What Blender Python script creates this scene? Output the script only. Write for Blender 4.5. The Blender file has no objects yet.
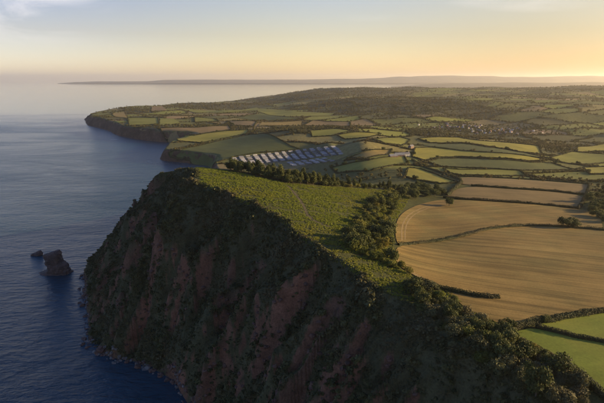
import bpy, bmesh, math, random
import numpy as np
from mathutils import Vector, Matrix
from mathutils.geometry import delaunay_2d_cdt

R = math.radians
random.seed(11); rng = np.random.default_rng(11)
S = bpy.context.scene
COL = S.collection

# ------------------------------------------------------------------ camera, sky, sun, exposure
CAM_H = 250.0
PITCH = 14.43
F_PX, CX, CY = 474.0, 302.0, 201.5           # focal length of the photograph in its own pixels
SUN_AZ, SUN_EL = 84.0, 11.5                  # to the right of the view, above the horizon

cam_d = bpy.data.cameras.new('camera'); cam = bpy.data.objects.new('camera', cam_d); COL.objects.link(cam)
cam.location = (0, 0, CAM_H); cam.rotation_euler = (R(90 - PITCH), 0, 0)
cam_d.sensor_width = 36; cam_d.lens = 36 * F_PX / 604
cam_d.clip_start = 1; cam_d.clip_end = 250000
S.camera = cam

w = bpy.data.worlds.new('World'); S.world = w; w.use_nodes = True
wn, wl = w.node_tree.nodes, w.node_tree.links
bg = wn['Background']; bg.inputs['Strength'].default_value = 0.074
sky = wn.new('ShaderNodeTexSky'); sky.sky_type = 'NISHITA'; sky.sun_disc = False
sky.sun_elevation = R(SUN_EL); sky.sun_rotation = R(SUN_AZ)
sky.air_density = 1.0; sky.dust_density = 0.7; sky.ozone_density = 1.5; sky.altitude = 200
# dusk tint: the whole sky a little warmer, peach towards the horizon all the way round, and thin cirrus
tc = wn.new('ShaderNodeTexCoord'); sep = wn.new('ShaderNodeSeparateXYZ'); wl.new(tc.outputs['Generated'], sep.inputs[0])
sd = wn.new('ShaderNodeVectorMath'); sd.operation = 'DOT_PRODUCT'; wl.new(tc.outputs['Generated'], sd.inputs[0])
sd.inputs[1].default_value = (math.sin(R(SUN_AZ)), math.cos(R(SUN_AZ)), 0)
sa = wn.new('ShaderNodeMath'); sa.operation = 'MULTIPLY_ADD'; wl.new(sd.outputs['Value'], sa.inputs[0]); sa.inputs[1].default_value = .5; sa.inputs[2].default_value = .5
def sky_ramp(away, across, toward):
    r_ = wn.new('ShaderNodeValToRGB'); e_ = r_.color_ramp.elements; e_.new(.55); r_.color_ramp.interpolation = 'EASE'
    for q_, (p_, c_) in zip(e_, ((.275, away), (.55, across), (.81, toward))): q_.position = p_; q_.color = (*c_, 1)
    wl.new(sa.outputs[0], r_.inputs[0]); return r_.outputs[0]
def sky_mix(lo, hi, z0, z1):
    f_ = wn.new('ShaderNodeMapRange'); f_.inputs[1].default_value = z0; f_.inputs[2].default_value = z1; wl.new(sep.outputs[2], f_.inputs[0])
    m_ = wn.new('ShaderNodeMix'); m_.data_type = 'RGBA'; wl.new(f_.outputs[0], m_.inputs[0]); wl.new(lo, m_.inputs[6]); wl.new(hi, m_.inputs[7]); return m_.outputs[2]
t_hor = sky_ramp((1.56, 1.46, 1.76), (1.58, 1.31, 1.14), (.83, .57, .43))
t_low = sky_ramp((1.12, .90, 1.00), (1.42, 1.06, .90), (.94, .68, .52))
t_mid = sky_ramp((1.00, .84, 1.02), (1.42, 1.12, 1.10), (1.26, .92, .74))
t_top = sky_ramp((.66, .92, 1.48), (.72, .94, 1.44), (.98, .98, 1.24))
tint_out = sky_mix(sky_mix(sky_mix(t_hor, t_low, 0.0, .085), t_mid, .085, .17), t_top, .17, .28)
mt = wn.new('ShaderNodeMix'); mt.data_type = 'RGBA'; mt.blend_type = 'MULTIPLY'; mt.inputs[0].default_value = 1
wl.new(sky.outputs[0], mt.inputs[6]); wl.new(tint_out, mt.inputs[7])
zc = wn.new('ShaderNodeMath'); zc.operation = 'MAXIMUM'; wl.new(sep.outputs[2], zc.inputs[0]); zc.inputs[1].default_value = .02
dv = wn.new('ShaderNodeVectorMath'); dv.operation = 'DIVIDE'; wl.new(tc.outputs['Generated'], dv.inputs[0])
cz = wn.new('ShaderNodeCombineXYZ')
for k_ in range(3): wl.new(zc.outputs[0], cz.inputs[k_])
wl.new(cz.outputs[0], dv.inputs[1])
cm_ = wn.new('ShaderNodeMapping'); cm_.inputs['Rotation'].default_value = (0, R(-24), 0); cm_.inputs['Scale'].default_value = (.55, .55, 2.0); wl.new(tc.outputs['Generated'], cm_.inputs[0])
cn = wn.new('ShaderNodeTexNoise'); cn.inputs['Scale'].default_value = 8.5; cn.inputs['Detail'].default_value = 9; cn.inputs['Roughness'].default_value = .6; cn.inputs['Distortion'].default_value = .6
wl.new(cm_.outputs[0], cn.inputs['Vector'])
cr = wn.new('ShaderNodeValToRGB'); cr.color_ramp.elements[0].position = .43; cr.color_ramp.elements[1].position = .62
cr.color_ramp.elements[0].color = (0, 0, 0, 1); cr.color_ramp.elements[1].color = (.45, .45, .45, 1); wl.new(cn.outputs[0], cr.inputs[0])
cf = wn.new('ShaderNodeMapRange'); cf.inputs[1].default_value = .05; cf.inputs[2].default_value = .13; wl.new(sep.outputs[2], cf.inputs[0])
cq = wn.new('ShaderNodeMath'); cq.operation = 'MULTIPLY'; wl.new(cr.outputs[0], cq.inputs[0]); wl.new(cf.outputs[0], cq.inputs[1])
# cirrus lies in patches: one high over the bay, others scattered thinly over the rest of the sky
pd = wn.new('ShaderNodeVectorMath'); pd.operation = 'DISTANCE'; wl.new(tc.outputs['Generated'], pd.inputs[0]); pd.inputs[1].default_value = (-.505, .853, .130)
pm = wn.new('ShaderNodeMapRange'); pm.interpolation_type = 'SMOOTHSTEP'; pm.inputs[1].default_value = .22; pm.inputs[2].default_value = .02; wl.new(pd.outputs['Value'], pm.inputs[0])
pn = wn.new('ShaderNodeTexNoise'); pn.inputs['Scale'].default_value = .16; pn.inputs['Detail'].default_value = 2; wl.new(dv.outputs[0], pn.inputs['Vector'])
pq = wn.new('ShaderNodeMapRange'); pq.inputs[1].default_value = .60; pq.inputs[2].default_value = .78; wl.new(pn.outputs[0], pq.inputs[0])
px_ = wn.new('ShaderNodeMath'); px_.operation = 'MAXIMUM'; wl.new(pm.outputs[0], px_.inputs[0]); wl.new(pq.outputs[0], px_.inputs[1])
cw_ = wn.new('ShaderNodeMath'); cw_.operation = 'MULTIPLY'; wl.new(cq.outputs[0], cw_.inputs[0]); wl.new(px_.outputs[0], cw_.inputs[1]); cq = cw_
mc = wn.new('ShaderNodeMix'); mc.data_type = 'RGBA'; wl.new(cq.outputs[0], mc.inputs[0]); wl.new(mt.outputs[2], mc.inputs[6]); mc.inputs[7].default_value = (9.0, 8.1, 7.8, 1)
wl.new(mc.outputs[2], bg.inputs[0])

sun_d = bpy.data.lights.new('sun', 'SUN'); sun = bpy.data.objects.new('sun', sun_d); COL.objects.link(sun)
sun_d.energy = 5.0; sun_d.angle = R(0.5); sun_d.color = (1.0, 0.71, 0.35)
sdir = Vector((math.sin(R(SUN_AZ)) * math.cos(R(SUN_EL)), math.cos(R(SUN_AZ)) * math.cos(R(SUN_EL)), math.sin(R(SUN_EL))))
sun.rotation_euler = sdir.to_track_quat('Z', 'Y').to_euler()
sun.location = sdir * 2000

S.view_settings.view_transform = 'Standard'; S.view_settings.look = 'None'
S.view_settings.exposure = 1.25; S.view_settings.gamma = 1.0; S.view_settings.use_curve_mapping = False
S.render.engine = 'CYCLES'
S.cycles.volume_bounces = 2
S.cycles.max_bounces = 6
HAZE = 2.3e-5

# ------------------------------------------------------------------ numpy noise
def _hash(ix, iy, seed):
    h = (ix.astype(np.int64) * 374761393 + iy.astype(np.int64) * 668265263 + seed * 1442695041) & 0xffffffff
    h = ((h ^ (h >> 13)) * 1274126177) & 0xffffffff
    h = (h ^ (h >> 16)) & 0xffffffff
    return h.astype(np.float64) / 4294967295.0
def vnoise(x, y, seed=0):
    x = np.asarray(x, float); y = np.asarray(y, float)
    ix = np.floor(x); iy = np.floor(y); fx = x - ix; fy = y - iy
    fx = fx * fx * fx * (fx * (fx * 6 - 15) + 10); fy = fy * fy * fy * (fy * (fy * 6 - 15) + 10)
    a = _hash(ix, iy, seed); b = _hash(ix + 1, iy, seed); c = _hash(ix, iy + 1, seed); d = _hash(ix + 1, iy + 1, seed)
    return ((a * (1 - fx) + b * fx) * (1 - fy) + (c * (1 - fx) + d * fx) * fy) * 2 - 1
def fbm(x, y, seed=0, o=4, g=0.5):
    s = 0; a = 1; n = 0
    for k in range(o):
        s = s + a * vnoise(x * 2 ** k + k * 17.3, y * 2 ** k - k * 9.1, seed + k); n += a; a *= g
    return s / n
def sstep(a, b, x):
    t = np.clip((x - a) / (b - a), 0, 1); return t * t * (3 - 2 * t)

# ------------------------------------------------------------------ survey: picture coordinates + height -> ground points
_c, _s = math.cos(R(PITCH)), math.sin(R(PITCH))
def ray(u, v):
    a = (u - CX) / F_PX; b = -(v - CY) / F_PX
    return a, _c + b * _s, -_s + b * _c
def at(u, v, z):
    dx, dy, dz = ray(u, v); t = (z - CAM_H) / dz
    return dx * t, dy * t

# coastline (water's edge), with D = horizontal run of the cliff from water to crest
coast = []
def cw(x, y, D): coast.append((x, y, D))
def cp(u, v, D): x, y = at(u, v, 0); coast.append((x, y, D))
cw(150, -400, 80); cw(90, -150, 85); cw(66, 0, 88); cw(40, 110, 88); cw(5, 190, 90); cw(-45, 255, 98)
cp(180, 396, 104); cp(176, 384, 104); cp(160, 373, 104); cp(130, 362, 108); cp(100, 352, 122); cp(91, 341, 130); cp(91.5, 318, 128)
cp(88.5, 296, 122); cp(87, 284, 130); cw(-295, 592, 136); cw(-297, 630, 134); cw(-266, 668, 116); cw(-205, 720, 90); cw(-160, 800, 70)
cw(-150, 900, 45); cw(-175, 1020, 30); cw(-215, 1150, 22); cw(-255, 1270, 18); cp(214, 166.5, 12); cp(200, 164.5, 20); cp(180, 162.5, 22); cp(161, 160.5, 20)
cp(159.5, 158.5, 20); cp(163, 154, 20); cp(171, 148, 20); cp(180, 145.5, 16); cp(188, 144.2, 16); cp(192, 143, 16); cp(165, 142.5, 22); cp(150, 141, 24); cp(138, 139.5, 26); cp(124, 137, 28)
cp(114, 134.5, 28); cp(111, 131.5, 28); cp(100, 128.2, 34); cp(91, 126.3, 34); cp(87, 125, 34); cp(86.5, 123.4, 34)
cw(-1480, 3250, 60); cw(-1530, 3650, 80); cw(-1500, 4100, 90); cw(-1280, 4800, 60); cw(-1000, 5500, 50); cw(-650, 6300, 40); cw(-500, 6650, 40)
cw(-530, 6850, 30); cw(-250, 6980, 40); cw(200, 7500, 200); cw(1400, 8500, 300); cw(2600, 8900, 300); cw(6000, 9300, 300); cw(14000, 9800, 300)
cw(16000, -400, 80)
CO = np.array(coast)
# resample the coast finely with a wobble so that it has coves and points
def densify(P, step):
    out = []
    for i in range(len(P) - 1):
        a, b = P[i], P[i + 1]; L = math.hypot(b[0] - a[0], b[1] - a[1])
        st = step if L < 700 else 150
        n = max(1, int(L / st))
        for k in range(n): out.append(a + (b - a) * k / n)
    out.append(P[-1]); return np.array(out)
def chaikin(P, closed=False):
    P = np.asarray(P, float); out = []
    n = len(P)
    if not closed: out.append(P[0])
    for i in range(n if closed else n - 1):
        a, b = P[i], P[(i + 1) % n]
        out.append(a * .75 + b * .25); out.append(a * .25 + b * .75)
    if not closed: out.append(P[-1])
    return np.array(out)
CD = densify(chaikin(CO), 22.0)
_t = np.r_[0, np.cumsum(np.hypot(np.diff(CD[:, 0]), np.diff(CD[:, 1])))]
_tx = np.gradient(CD[:, 0]); _ty = np.gradient(CD[:, 1]); _tl = np.hypot(_tx, _ty) + 1e-9
_wob = fbm(_t / 60, _t * 0, 5, 3) * np.clip(CD[:, 2] * .06, 2, 6) * (np.hypot(CD[:, 0], CD[:, 1]) < 4000)
CD[:, 0] += -_ty / _tl * _wob; CD[:, 1] += _tx / _tl * _wob
CT = np.r_[0, np.cumsum(np.hypot(np.diff(CD[:, 0]), np.diff(CD[:, 1])))]

def coast_info(x, y):
    """signed distance inland, arc length and cliff run at the nearest point of the coast"""
    n = x.size; best = np.full(n, 1e18); bs = np.zeros(n); bD = np.zeros(n); cnt = np.zeros(n, bool)
    for i in range(len(CD) - 1):
        ax, ay, aD = CD[i]; bx, by, bDD = CD[i + 1]
        ex, ey = bx - ax, by - ay; L2 = ex * ex + ey * ey + 1e-12
        t = np.clip(((x - ax) * ex + (y - ay) * ey) / L2, 0, 1)
        d2 = (x - ax - t * ex) ** 2 + (y - ay - t * ey) ** 2
        m = d2 < best
        best[m] = d2[m]; bs[m] = CT[i] + t[m] * math.sqrt(L2); bD[m] = aD + t[m] * (bDD - aD)
        if ay != by:
            c = ((ay > y) != (by > y)) & (x < ex * (y - ay) / ey + ax); cnt ^= c
    ax, ay, _ = CD[-1]; bx, by, _ = CD[0]
    c = ((ay > y) != (by > y)) & (x < (bx - ax) * (y - ay) / (by - ay + 1e-12) + ax); cnt ^= c
    return np.where(cnt, 1, -1) * np.sqrt(best), bs, bD

# land surface: heights surveyed at picture points, joined by a thin plate in log-polar ground coordinates
CTRL = [(195,168,150),(215,176,147),(240,205,140),(300,245,131),(350,252,126),(390,265,119),(440,300,114),(510,335,112),(604,400,112),
 (250,180,143),(300,195,133),(300,215,132),(270,200,139),(345,205,122),(350,228,123),(385,200,110),(330,190,124),(270,178,138),
 (400,205,104),(400,240,108),(450,202,96),(450,235,101),(450,290,113),(520,205,91),(520,250,103),(604,230,95),(604,270,103),(604,320,109),(560,360,112),(540,320,111),
 (520,182,79),(585,192,80),(470,180,80),(590,210,87),(700,230,95),(700,320,108),(800,260,98),(700,190,80),(800,400,112),(700,170,60),(800,170,65),
 (390,178,72),(440,175,68),(500,174,60),(560,174,56),(600,172,56),
 (232,161,26),(270,160,26),(310,158,28),(340,152,38),(250,157,30),(290,152,34),(320,147,44),(340,160,46),(300,166,36),
 (360,166,66),(362,153,70),(385,152,62),(410,147,50),(420,158,62),(450,160,60),(480,152,60),(500,156,66),(540,156,58),(560,165,52),(590,160,44),(480,146,52),(520,146,54),(450,141,50),
 (440,137,44),(540,145,42),(600,148,40),(330,141,70),(380,139,70),(360,142,84),(390,144,74),(345,146,66),(300,136,62),(270,136,58),(345,133,66),(400,131,40),(450,132,30),(500,134,28),(550,136,30),(600,135,38),
 (320,122,44),(360,124,42),(400,120,44),(500,120,46),(590,120,54),(560,128,40),(700,120,60),(700,140,50),
 (250,128,48),(200,131,40),(165,131,38),(140,128,38),(120,124,38),(180,150,30),(200,155,28),(230,146,36),(190,147,30),(100,117,38),(92,118,38),(130,112,44),(160,108,46),(150,118,42),(200,118,44),(250,118,46),
 (210,110,42),(250,108,46),(300,112,60),(350,112,64),(300,104,80),(270,102,55),(350,103,95),(400,106,90),(450,107,86),(500,105,100),(550,107,96),(600,106,104),
 (240,101,40),(270,96.5,50),(300,92,100),(330,89,135),(365,88.5,140),(400,90,125),(430,89.5,130),(470,89,138),(520,88.5,140),(560,88,146),(604,87,155),(700,87,155),(400,97,105),(460,97,120),(540,97,118),(604,96,124),(330,96,110),(700,100,110)]
HID = [(-60,720,110),(0,700,108),(70,720,96),(-100,800,75),(0,850,70),(100,850,64),(-130,950,40),(-60,1000,36),(60,1000,46),(0,1080,38),(-150,1100,26),
 (-300,7600,10),(1000,8300,60),(3000,8800,70),(7000,9200,80),(60,120,110),(160,80,110),(300,150,110),(120,20,110),(-40,250,120)]
pts = []
for u, v, z in CTRL: x, y = at(u, v, z); pts.append((x, y, z))
pts += HID
PC = np.array(pts, float)
def lp(x, y): return np.arctan2(x, y) * 1.6, np.log(np.maximum(np.hypot(x, y), 20.0))
_px, _py = lp(PC[:, 0], PC[:, 1])
def _phi(r2): return 0.5 * r2 * np.log(r2 + 1e-9)
_n = len(PC)
A = np.zeros((_n + 3, _n + 3)); A[:_n, :_n] = _phi((_px[:, None] - _px) ** 2 + (_py[:, None] - _py) ** 2) + np.eye(_n) * 2e-3
A[:_n, _n] = 1; A[:_n, _n + 1] = _px; A[:_n, _n + 2] = _py; A[_n:, :_n] = A[:_n, _n:].T
_W = np.linalg.solve(A, np.r_[PC[:, 2], 0, 0, 0])
def land(x, y):
    a, b = lp(x, y); z = _W[_n] + _W[_n + 1] * a + _W[_n + 2] * b
    for i in range(_n): z = z + _W[i] * _phi((a - _px[i]) ** 2 + (b - _py[i]) ** 2)
    r = np.hypot(x, y)
    und = fbm(x / 520, y / 520, 41, 3) * 15 + fbm(x / 230, y / 230, 47, 2) * 8
    z = z + und * sstep(850, 1900, r)
    z = z + fbm(x / 900, y / 900, 51, 3) * 38 * sstep(2600, 5200, r)
    return np.clip(z, 4, 260)

def surface(x, y):
    """height, distance inland, cliff coordinate t (0 water, 1 crest), arc length"""
    L = land(x, y); d, s, D = coast_info(x, y)
    D = np.maximum(D * (.94 + .13 * fbm(s / 55, s * 0 + 3, 61, 3)), 6)
    t0 = np.clip(d / D, 0, 1)
    sk = s + 14 * t0 + 5 * fbm(x / 30, y / 30, 79, 2)
    rib = (1 - 3.2 * np.abs(vnoise(sk / 30, t0 * 1.1, 71))) * .55 + (1 - 3.0 * np.abs(vnoise(sk / 12, t0 * 1.6, 73))) * .32 + (1 - 3 * np.abs(vnoise(sk / 5.2, d / 22, 75))) * .16
    big = np.sin(np.pi * np.clip(t0 * 1.05, 0, 1)) ** .7
    dd = d + rib * big * np.clip(D * .19, 1, 21) * (d > 0)
    t = np.clip(dd / D, 0, 1)
    z = L * (1 - (1 - t ** np.where(D > 60, .80, 1)) ** 1.03)
    z = z + (fbm(x / 9, y / 9, 81, 4) * 3.4) * big * (D > 60)
    z = np.where(d > 0, z, -1.2 + d * .25)
    z = np.maximum(z, -8)
    return z, d, np.where(d > 0, d / D, -1), s

NTH, NR = 640, 800
TH = np.radians(np.linspace(-47, 47, NTH)); R0, R1 = 105.0, 11500.0
LR = np.linspace(math.log(R0), math.log(R1), NR); RR = np.exp(LR)
tt, rr = np.meshgrid(TH, RR)
GX = (np.sin(tt) * rr); GY = (np.cos(tt) * rr)
_z, _d, _tc, _sc = surface(GX.ravel(), GY.ravel())
GZ = _z.reshape(NR, NTH); GD = _d.reshape(NR, NTH); GT = _tc.reshape(NR, NTH); GS = _sc.reshape(NR, NTH)
def _look(G, x, y):
    th = np.arctan2(x, y); r = np.hypot(x, y)
    fi = np.clip((th - TH[0]) / (TH[1] - TH[0]), 0, NTH - 1.001); fj = np.clip((np.log(np.maximum(r, 1)) - LR[0]) / (LR[1] - LR[0]), 0, NR - 1.001)
    i = fi.astype(int); j = fj.astype(int); a = fi - i; b = fj - j
    return (G[j, i] * (1 - a) + G[j, i + 1] * a) * (1 - b) + (G[j + 1, i] * (1 - a) + G[j + 1, i + 1] * a) * b
def hz(x, y): return _look(GZ, np.asarray(x, float), np.asarray(y, float))
def hz1(x, y): return float(_look(GZ, np.array([x], float), np.array([y], float))[0])

def hit(uv):
    """ground points seen at picture points (walks each sight line down to the terrain)"""
    uv = np.atleast_2d(np.asarray(uv, float)); out = []
    T = np.geomspace(100, 11000, 1600)
    for u, v in uv:
        dx, dy, dz = ray(u, v); g = CAM_H + T * dz - np.maximum(hz(dx * T, dy * T), 0)
        k = int(np.argmax(g < 0)) if (g < 0).any() else len(T) - 1
        k = max(k, 1); t = T[k - 1] + (T[k] - T[k - 1]) * (g[k - 1] / (g[k - 1] - g[k] + 1e-9)) if g[k] < 0 else T[-1]
        out.append((dx * t, dy * t))
    return np.array(out)

# ------------------------------------------------------------------ materials
def mat(name): 
    m = bpy.data.materials.new(name); m.use_nodes = True
    return m, m.node_tree.nodes, m.node_tree.links, m.node_tree.nodes['Principled BSDF']
def noise_node(n, l, scale, detail=4, rough=.55, coord=None, dist=0.0):
    t = n.new('ShaderNodeTexNoise'); t.inputs['Scale'].default_value = scale; t.inputs['Detail'].default_value = detail
    t.inputs['Roughness'].default_value = rough; t.inputs['Distortion'].default_value = dist
    if coord is not None: l.new(coord, t.inputs['Vector'])
    return t
def ramp(n, l, fac, stops):
    r = n.new('ShaderNodeValToRGB'); e = r.color_ramp.elements
    while len(e) < len(stops): e.new(.5)
    for k, (p, c) in enumerate(stops): e[k].position = p; e[k].color = (*c, 1) if len(c) == 3 else c
    l.new(fac, r.inputs[0]); return r
def mixc(n, l, fac, a, b, mode='MIX'):
    m = n.new('ShaderNodeMix'); m.data_type = 'RGBA'; m.blend_type = mode
    for sock, val in ((m.inputs[0], fac), (m.inputs[6], a), (m.inputs[7], b)):
        if hasattr(val, 'is_linked'): l.new(val, sock)
        elif isinstance(val, (int, float)): sock.default_value = val
        else: sock.default_value = (*val, 1)
    return m.outputs[2]
def pos(n): return n.new('ShaderNodeNewGeometry').outputs['Position']
def bump(n, l, b, h, strength, dist):
    k = n.new('ShaderNodeBump'); k.inputs['Strength'].default_value = strength; k.inputs['Distance'].default_value = dist
    l.new(h, k.inputs['Height']); l.new(k.outputs[0], b.inputs['Normal']); return k

def plain(name, col, rough=.8, var=.25, scale=.6):
    m, n, l, b = mat(name); p = pos(n); t = noise_node(n, l, scale, 3, coord=p)
    lo = tuple(c * (1 - var) for c in col); hi = tuple(min(1, c * (1 + var)) for c in col)
    l.new(ramp(n, l, t.outputs[0], [(.3, lo), (.7, hi)]).outputs[0], b.inputs['Base Color'])
    b.inputs['Roughness'].default_value = rough; b.inputs['Specular IOR Level'].default_value = .25
    return m
def leafmat(name, dark, light, yellow=None, trans=.25, patch=.03):
    m, n, l, b = mat(name); p = pos(n)
    oi = n.new('ShaderNodeObjectInfo')
    t1 = noise_node(n, l, .55, 2, coord=p); t2 = noise_node(n, l, patch, 3, coord=p)
    a = n.new('ShaderNodeMath'); a.operation = 'MULTIPLY_ADD'; l.new(oi.outputs['Random'], a.inputs[0]); a.inputs[1].default_value = .45; l.new(t1.outputs[0], a.inputs[2])
    a2 = n.new('ShaderNodeMath'); a2.operation = 'ADD'; l.new(a.outputs[0], a2.inputs[0]); a2.inputs[1].default_value = -.22
    c = ramp(n, l, a2.outputs[0], [(.25, dark), (.75, light)]).outputs[0]
    if yellow:
        r = ramp(n, l, t2.outputs[0], [(.48, (0, 0, 0)), (.66, (1, 1, 1))]); c = mixc(n, l, r.outputs[0], c, yellow)
    l.new(c, b.inputs['Base Color']); b.inputs['Roughness'].default_value = .75; b.inputs['Specular IOR Level'].default_value = .2
    tr = n.new('ShaderNodeBsdfTranslucent'); l.new(c, tr.inputs['Color'])
    mx = n.new('ShaderNodeMixShader'); mx.inputs[0].default_value = trans
    l.new(b.outputs[0], mx.inputs[1]); l.new(tr.outputs[0], mx.inputs[2]); l.new(mx.outputs[0], n['Material Output'].inputs['Surface'])
    return m

M = {}
M['tree'] = leafmat('tree_leaves', (.032, .044, .013), (.085, .095, .026))
M['scrub'] = leafmat('scrub_leaves', (.050, .066, .014), (.150, .160, .030), (.17, .145, .03), .35)
M['cliffveg'] = leafmat('cliff_scrub_leaves', (.032, .040, .016), (.100, .102, .038), (.115, .095, .046), .2)
M['bracken'] = leafmat('bracken_fronds', (.130, .160, .022), (.215, .240, .032), (.235, .222, .036), .35, .012)
M['hedge'] = leafmat('hedge_leaves', (.018, .026, .010), (.048, .056, .019), (.055, .048, .02), .15)
M['wood'] = leafmat('woodland_leaves', (.050, .051, .019), (.118, .108, .035), (.12, .095, .038), .2, .004)
M['bark'] = plain('bark', (.09, .07, .05), .9, .3, 2)
M['white'] = plain('white_render', (.45, .43, .40), .7, .1, .3)
def panel(name, lo, hi):
    m, n, l, b = mat(name); oi = n.new('ShaderNodeObjectInfo'); l.new(ramp(n, l, oi.outputs['Random'], [(0, lo), (1, hi)]).outputs[0], b.inputs['Base Color']); b.inputs['Roughness'].default_value = .5; return m
M['caravan'] = panel('caravan_cream_panel', (.19, .19, .195), (.44, .43, .41)); M['caravan_roof'] = panel('caravan_grey_roof', (.12, .122, .13), (.33, .33, .335))
M['glass'] = plain('dark_window_glass', (.03, .035, .04), .15, .1, 1)
M['slate'] = plain('slate_roof', (.13, .13, .14), .7, .25, .4)
M['tile'] = plain('clay_tile_roof', (.20, .11, .08), .8, .25, .4)
M['brick'] = plain('brick_wall', (.17, .12, .095), .85, .2, .4)
M['shed'] = plain('grey_sheet_roof', (.17, .175, .18), .6, .25, .2)

def terrain_mat():
    m, n, l, b = mat('landscape_soil_and_turf'); p = pos(n)
    at_c = n.new('ShaderNodeAttribute'); at_c.attribute_name = 'ground'
    t1 = noise_node(n, l, .12, 5, coord=p); t2 = noise_node(n, l, .9, 4, coord=p)
    v1 = ramp(n, l, t1.outputs[0], [(.3, (.72, .72, .72)), (.7, (1.28, 1.28, 1.28))]); v2 = ramp(n, l, t2.outputs[0], [(.3, (.7, .7, .7)), (.7, (1.3, 1.3, 1.3))])
    c = mixc(n, l, 1.0, at_c.outputs['Color'], v1.outputs[0], 'MULTIPLY'); c = mixc(n, l, 1.0, c, v2.outputs[0], 'MULTIPLY')
    l.new(c, b.inputs['Base Color']); b.inputs['Roughness'].default_value = .95; b.inputs['Specular IOR Level'].default_value = .1
    bump(n, l, b, t2.outputs[0], .5, 1.2)
    return m
M['terrain'] = terrain_mat()

def field_mat(name, col, ang, stripe=.25, tram=True, period=3.0, patch=.35, alt=None):
    """ground cover of one field: drilled rows along direction ang, patches, tramlines"""
    m, n, l, b = mat(name); p = pos(n)
    mp = n.new('ShaderNodeMapping'); mp.inputs['Rotation'].default_value = (0, 0, -ang); l.new(p, mp.inputs['Vector'])
    st = n.new('ShaderNodeMapping'); st.inputs['Scale'].default_value = (.012, 1 / period, .02); l.new(mp.outputs[0], st.inputs['Vector'])
    rows = noise_node(n, l, .55, 5, .65, st.outputs[0])
    lg = noise_node(n, l, .012, 5, .6, p); fine = noise_node(n, l, .8, 3, .6, p)
    v = ramp(n, l, rows.outputs[0], [(.30, (1 - stripe,) * 3), (.70, (1 + stripe,) * 3)])
    v2 = ramp(n, l, lg.outputs[0], [(.32, (1 - patch, 1 - patch * .9, 1 - patch)), (.68, (1 + patch * .8, 1 + patch * .8, 1 + patch * .6))])
    v3 = ramp(n, l, fine.outputs[0], [(.3, (.86,) * 3), (.7, (1.14,) * 3)])
    base = col
    if alt: 
        a = noise_node(n, l, .02, 4, .6, p); base = mixc(n, l, ramp(n, l, a.outputs[0], [(.45, (0, 0, 0)), (.66, (1, 1, 1))]).outputs[0], col, alt)
    c = mixc(n, l, 1.0, base, v.outputs[0], 'MULTIPLY'); c = mixc(n, l, 1.0, c, v2.outputs[0], 'MULTIPLY'); c = mixc(n, l, 1.0, c, v3.outputs[0], 'MULTIPLY')
    if tram:
        wv = n.new('ShaderNodeTexWave'); wv.wave_type = 'BANDS'; wv.bands_direction = 'Y'; wv.inputs['Scale'].default_value = .0131 * 2
        wv.inputs['Distortion'].default_value = .6; wv.inputs['Detail'].default_value = 1; wv.inputs['Detail Scale'].default_value = .1
        l.new(mp.outputs[0], wv.inputs['Vector'])
        r = ramp(n, l, wv.outputs[0], [(.955, (1, 1, 1)), (.995, (.66, .68, .66))]); c = mixc(n, l, .9, c, r.outputs[0], 'MULTIPLY')
    l.new(c, b.inputs['Base Color']); b.inputs['Roughness'].default_value = .9; b.inputs['Specular IOR Level'].default_value = .1
    bump(n, l, b, rows.outputs[0], .5, .25)
    return m

def water_mat():
    m, n, l, b = mat('sea_water'); p = pos(n)
    mp = n.new('ShaderNodeMapping'); mp.inputs['Rotation'].default_value = (0, 0, R(-28)); mp.inputs['Scale'].default_value = (.45, 1, 1); l.new(p, mp.inputs['Vector'])
    big = noise_node(n, l, .0035, 5, .6, mp.outputs[0], .8); w1 = noise_node(n, l, .16, 5, .62, mp.outputs[0]); w2 = noise_node(n, l, .035, 3, .5, mp.outputs[0])
    h = n.new('ShaderNodeMath'); h.operation = 'MULTIPLY_ADD'; l.new(w2.outputs[0], h.inputs[0]); h.inputs[1].default_value = 1.6; l.new(w1.outputs[0], h.inputs[2])
    b.inputs['Base Color'].default_value = (.008, .032, .050, 1); b.inputs['IOR'].default_value = 1.33
    # ruffled water inshore, calm water beyond a wind line running out from the far headland
    sp = n.new('ShaderNodeSeparateXYZ'); l.new(p, sp.inputs[0]); wn_ = noise_node(n, l, .0011, 4, .55, p)
    e = n.new('ShaderNodeMath'); e.operation = 'MULTIPLY_ADD'; l.new(wn_.outputs[0], e.inputs[0]); e.inputs[1].default_value = 1500; l.new(sp.outputs[1], e.inputs[2])
    cal = n.new('ShaderNodeMapRange'); cal.inputs[1].default_value = 3200; cal.inputs[2].default_value = 4500; l.new(e.outputs[0], cal.inputs[0])
    rr_ = ramp(n, l, big.outputs[0], [(.35, (.14,) * 3), (.65, (.30,) * 3)]); l.new(mixc(n, l, cal.outputs[0], rr_.outputs[0], (.05, .05, .05)), b.inputs['Roughness'])
    k = bump(n, l, b, h.outputs[0], .55, 3.2)
    sr = ramp(n, l, big.outputs[0], [(.36, (.55,) * 3), (.6, (1.0,) * 3)])
    sm = mixc(n, l, cal.outputs[0], sr.outputs[0], (.13, .13, .13)); l.new(sm, k.inputs['Strength'])
    return m
M['sea'] = water_mat()

def rock_mat(name, c1, c2):
    m, n, l, b = mat(name); p = pos(n)
    mp = n.new('ShaderNodeMapping'); mp.inputs['Scale'].default_value = (.25, .25, 1.6); l.new(p, mp.inputs['Vector'])
    t = noise_node(n, l, .5, 6, .65, mp.outputs[0]); t2 = noise_node(n, l, .25, 4, coord=p)
    c = ramp(n, l, t.outputs[0], [(.3, c1), (.7, c2)]).outputs[0]
    v = ramp(n, l, t2.outputs[0], [(.3, (.65,) * 3), (.7, (1.3,) * 3)]); c = mixc(n, l, 1.0, c, v.outputs[0], 'MULTIPLY')
    l.new(c, b.inputs['Base Color']); b.inputs['Roughness'].default_value = .9
    bump(n, l, b, t.outputs[0], .8, 1.0); return m
M['redrock'] = rock_mat('red_sandstone', (.040, .027, .023), (.095, .058, .047))
M['palerock'] = rock_mat('grey_shore_rock', (.07, .062, .056), (.19, .165, .145))

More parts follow.
